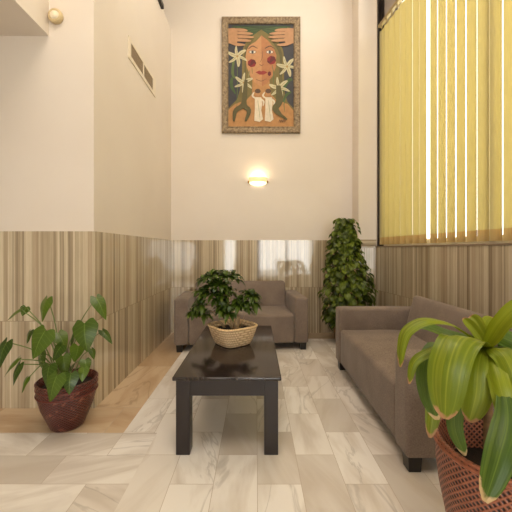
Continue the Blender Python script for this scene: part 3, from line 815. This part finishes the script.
for k in range(6): stroke([(118+k*4, 90+k*6), (160, 92+k*6), (206, 98+k*5)], 3.5, 'leafl'); stroke([(302-k*4, 90+k*6), (262, 92+k*6), (212, 98+k*5)], 3.5, 'leafl')
poly([(210,98),(196,108),(176,122),(158,140),(148,160),(144,200),(144,250),(138,300),(128,335),(105,358),(97,368),(97,400),(322,400),(322,368),(300,345),(290,315),(288,260),(290,200),(284,165),(268,140),(246,122),(224,108)], 'hair')
for k in range(5): stroke([(186-k*7, 125+k*5), (158-k, 180), (156-k, 260), (150-k*4, 330)], 2.2, 'hair2'); stroke([(236+k*7, 125+k*5), (272+k*2, 180), (272+k*2, 260), (270+k*6, 330)], 2.2, 'hair2')
poly([(97,430),(97,372),(120,352),(160,338),(178,318),(180,270),(238,270),(242,318),(262,338),(300,352),(322,376),(322,430)], 'chest')
poly([(210,118),(204,126),(190,140),(170,152),(160,168),(156,190),(160,225),(172,258),(190,282),(210,292),(230,282),(248,258),(260,225),(262,185),(252,158),(232,135)], 'skin')
poly([(210,118),(212,292),(230,282),(248,258),(260,225),(262,185),(252,158),(232,135)], 'skin2')
stroke([(166,164),(180,155),(198,163)], 4, 'brown'); stroke([(222,163),(240,155),(256,164)], 4, 'brown')
for ex in (180, 239):
    ell(ex, 175, 13, 6, 'brown'); ell(ex, 175, 11, 4.6, 'eye'); ell(ex, 175, 4.5, 4.6, 'slate')
stroke([(215,172),(213,195),(206,210)], 1.5, 'brown'); stroke([(204,217),(211,221),(219,217)], 2, 'brown')
poly([(190,244),(203,238),(210,241),(217,238),(232,244),(218,252),(204,252)], 'lip')
stroke([(192,268),(210,274),(228,266)], 1.8, 'brown')
for cx, cy, r in ((178, 213, 14), (245, 203, 15)):
    for k in range(7): ell(cx+r*.5*math.cos(k*.9), cy+r*.5*math.sin(k*.9), r*.55, r*.5, 'rose' if k % 3 else 'rose2', 12)
    ell(cx, cy, r*.42, r*.4, 'rose2', 10)
stroke([(247,220),(252,250),(250,300)], 2.5, 'green'); ell(238, 249, 6, 8, 'rose2', 10); stroke([(178,230),(180,250)], 2, 'green')
stroke([(118,185),(112,250),(130,268)], 9, 'green'); stroke([(110,262),(108,290),(122,318)], 11, 'leafl'); stroke([(316,268),(300,275),(282,312)], 12, 'leafl'); stroke([(312,310),(296,322),(284,345)], 9, 'leafl')
stroke([(128,220),(128,300),(126,366)], 2.5, 'green'); stroke([(294,330),(288,352),(290,380)], 3, 'green'); stroke([(170,238),(166,262)], 4, 'lily2')
for cx, cy, r, a0 in ((128, 190, 36, .3), (298, 225, 36, .1), (150, 280, 34, .5), (272, 298, 37, .2)):
    for k in range(6):
        a = a0+k*PI/3
        for kk, ww in (('lily', 0.30), ):
            stroke([(cx, cy), (cx+r*.5*math.cos(a), cy+r*.5*math.sin(a)), (cx+r*math.cos(a+.12), cy+r*math.sin(a+.12))], r*ww*(1.15 if k % 2 else .85), kk)
        stroke([(cx, cy), (cx+r*.75*math.cos(a+.05), cy+r*.75*math.sin(a+.05))], 1.6, 'lily2')
    ell(cx, cy, 4, 4, 'gold', 8)
def hand(sgn, ox):
    X = lambda x: ox+sgn*x
    poly([(X(0), 96), (X(22), 94), (X(32), 104), (X(34), 138), (X(24), 150), (X(0), 146)], 'hand')
    for k, (ya, ln) in enumerate(((99, 66), (110, 84), (122, 88), (134, 78))):
        stroke([(X(14), ya), (X(18+ln*.45), ya+2), (X(ln), ya+4)], 10, 'hand'); stroke([(X(30), ya+6), (X(ln-4), ya+9)], 1.5, 'brown')
    stroke([(X(4), 142), (X(30), 150), (X(58), 152)], 11, 'hand')
hand(1, 97); hand(-1, 322)
for cx in (200, 236):
    s = 1 if cx > 210 else -1
    poly([(cx-12, 330), (cx+10, 330), (cx+13, 350), (cx+10, 375), (cx+16, 405), (cx+4, 414), (cx-14, 410), (cx-12, 370)], 'dress')
    stroke([(cx-8, 335), (cx-20, 325), (cx-14, 312)], 6, 'dress'); stroke([(cx+8, 335), (cx+18, 345), (cx+16, 360)], 6, 'dress')
    ell(cx-2, 316, 8, 11, 'skin', 12); ell(cx-2, 309, 10, 8, 'brown', 12)
    stroke([(cx-2, 340), (cx+2, 372), (cx+6, 408)], 1.6, 'lily2')
for pts in ([(158,270),(150,350),(122,376),(116,412)], [(158,270),(152,352),(168,376),(156,412)], [(266,290),(268,345),(256,372),(298,406)], [(270,290),(276,340),(262,368),(280,392)]): stroke(pts, 17, 'hair2')
for k in range(4): stroke([(270+k*6, 416), (273+k*6, 407), (276+k*6, 416)], 1.3, 'line')
box(bm, x0+fwd-.005, x1-fwd+.005, -0.0113, -0.004, y0+fwd-.005, y1-fwd+.005)
bm2 = bm; o = finish('picture', bm2, mats, t, recalc=False)

# ------------------------------------------------------------------ wall lamp
lc = W(258, 181, YB-0.07)
t = thing('wall_lamp', 'small glass wall lamp glowing on the back wall below the painting', 'wall lamp', (lc.x, YB, lc.z))
def lampglass(name, c, e):
    q = NT(name); q.set(Base_Color=s2l(c), Roughness=0.3, Emission_Color=s2l(c), Emission_Strength=e); return q.m
bm = bmesh.new(); n = 24
ringT = []; ringB = []
hgt = 0.052
rows = []
for (zz, rr) in ((0.055, 0.135), (0.0, 0.13), (-0.008, 0.128)):
    rows.append([bm.verts.new((rr*math.cos(PI+PI*i/n), -0.012+0.62*rr*math.sin(PI+PI*i/n), zz)) for i in range(n+1)])
for a, b_ in zip(rows, rows[1:]):
    for i in range(n): bm.faces.new((a[i], a[i+1], b_[i+1], b_[i]))
g = finish('glass_shade', bm, lampglass('frosted_amber_glass', (255, 214, 156), 0.55), t, smooth=True)
m_ = g.modifiers.new('thick', 'SOLIDIFY'); m_.thickness = 0.004
bm = bmesh.new(); rows = []
for j in range(7):
    a = PI/2*j/6
    rows.append([bm.verts.new((0.122*math.cos(a)*math.cos(PI+PI*i/n), -0.012+0.62*0.122*math.cos(a)*math.sin(PI+PI*i/n), -0.010-0.050*math.sin(a))) for i in range(n+1)])
for a, b_ in zip(rows, rows[1:]):
    for i in range(n):
        try: bm.faces.new((a[i], a[i+1], b_[i+1], b_[i]))
        except ValueError: pass
bmesh.ops.remove_doubles(bm, verts=bm.verts, dist=1e-5)
finish('glass_bowl', bm, lampglass('lit_white_glass', (255, 244, 222), 1.6), t, smooth=True)
for s in (-1, 1): finish('clip', B(s*0.136-0.013, s*0.136+0.013, -0.03, -0.002, -0.018, 0.014, bev=0.004), simple('aged_brass', (150, 118, 70), 0.35, 0.8), t, smooth=40)
finish('back_plate', B(-0.13, 0.13, -0.008, 0, -0.045, 0.05, bev=0.003), simple('cream_metal', (226, 214, 190), 0.5), t)
pl = bpy.data.lights.new('bulb_light', 'POINT'); pl.energy = 1.9; pl.color = (1.0, 0.80, 0.52); pl.shadow_soft_size = 0.03
po = bpy.data.objects.new('bulb_light', pl); COL.objects.link(po); po.parent = t; po.location = (0, -0.06, 0.075)

# ------------------------------------------------------------------ air vent, sensor and rail on the left walls
t = thing('air_vent', 'recessed air vent with two grey grilles, high on the left wall', 'air vent', (XL, 3.495, 3.165))
bm = bmesh.new()
for (a, b_, c, d) in ((-0.41, -0.352, -0.105, 0.105), (0.31, 0.41, -0.105, 0.105), (-0.352, 0.31, 0.07, 0.105), (-0.352, 0.31, -0.105, -0.065), (-0.02, 0.012, -0.065, 0.07)):
    box(bm, 0, 0.010, a, b_, c, d)
finish('vent_frame', bm, simple('cream_vent_frame', (226, 214, 194), 0.5), t)
M_GR = simple('grey_brown_grille', (172, 154, 130), 0.5)
for a, b_ in ((-0.352, -0.02), (0.012, 0.31)):
    bm = bmesh.new(); box(bm, 0.0, 0.002, a, b_, -0.065, 0.07)
    for k in range(11):
        z = -0.06+k*0.0125
        box(bm, 0.002, 0.008, a, b_, z-0.0015, z+0.003)
    for k in range(1, 8): y = a+(b_-a)*k/8; box(bm, 0.002, 0.006, y-0.0015, y+0.0015, -0.065, 0.07)
    finish('grille', bm, M_GR, t)
sp_ = W(53.5, 15, YF-0.03)
t = thing('wall_sensor', 'small round cream fitting with a brassy ring, high on the left wall', 'wall fitting', (-1.515, YF, sp_.z))
Rx = Matrix.Rotation(PI/2, 4, 'X')
bm = bmesh.new(); lathe(bm, [(0.050, 0.0), (0.054, 0.012), (0.054, 0.028), (0.048, 0.036), (0.036, 0.038), (0.032, 0.030)], 32); bmesh.ops.transform(bm, matrix=Rx, verts=bm.verts)
finish('ring', bm, simple('brassy_ring', (206, 184, 140), 0.45, 0.0), t, smooth=50)
bm = bmesh.new(); lathe(bm, [(0.001, 0.046), (0.026, 0.044), (0.036, 0.030)], 24); bmesh.ops.transform(bm, matrix=Rx, verts=bm.verts)
finish('face', bm, simple('cream_plastic', (236, 224, 198), 0.4), t, smooth=True)
bm = B(XL-0.012, XL+0.038, 2.6, 4.17, 4.335, 4.395, bev=0.006)
o = finish('ceiling_rail', bm, simple('black_rail_metal', (42, 34, 28), 0.4, 0.4), smooth=40)
o.name = 'black_rail'; tag(o, 'black metal rail along the top edge of the left wall', 'rail')
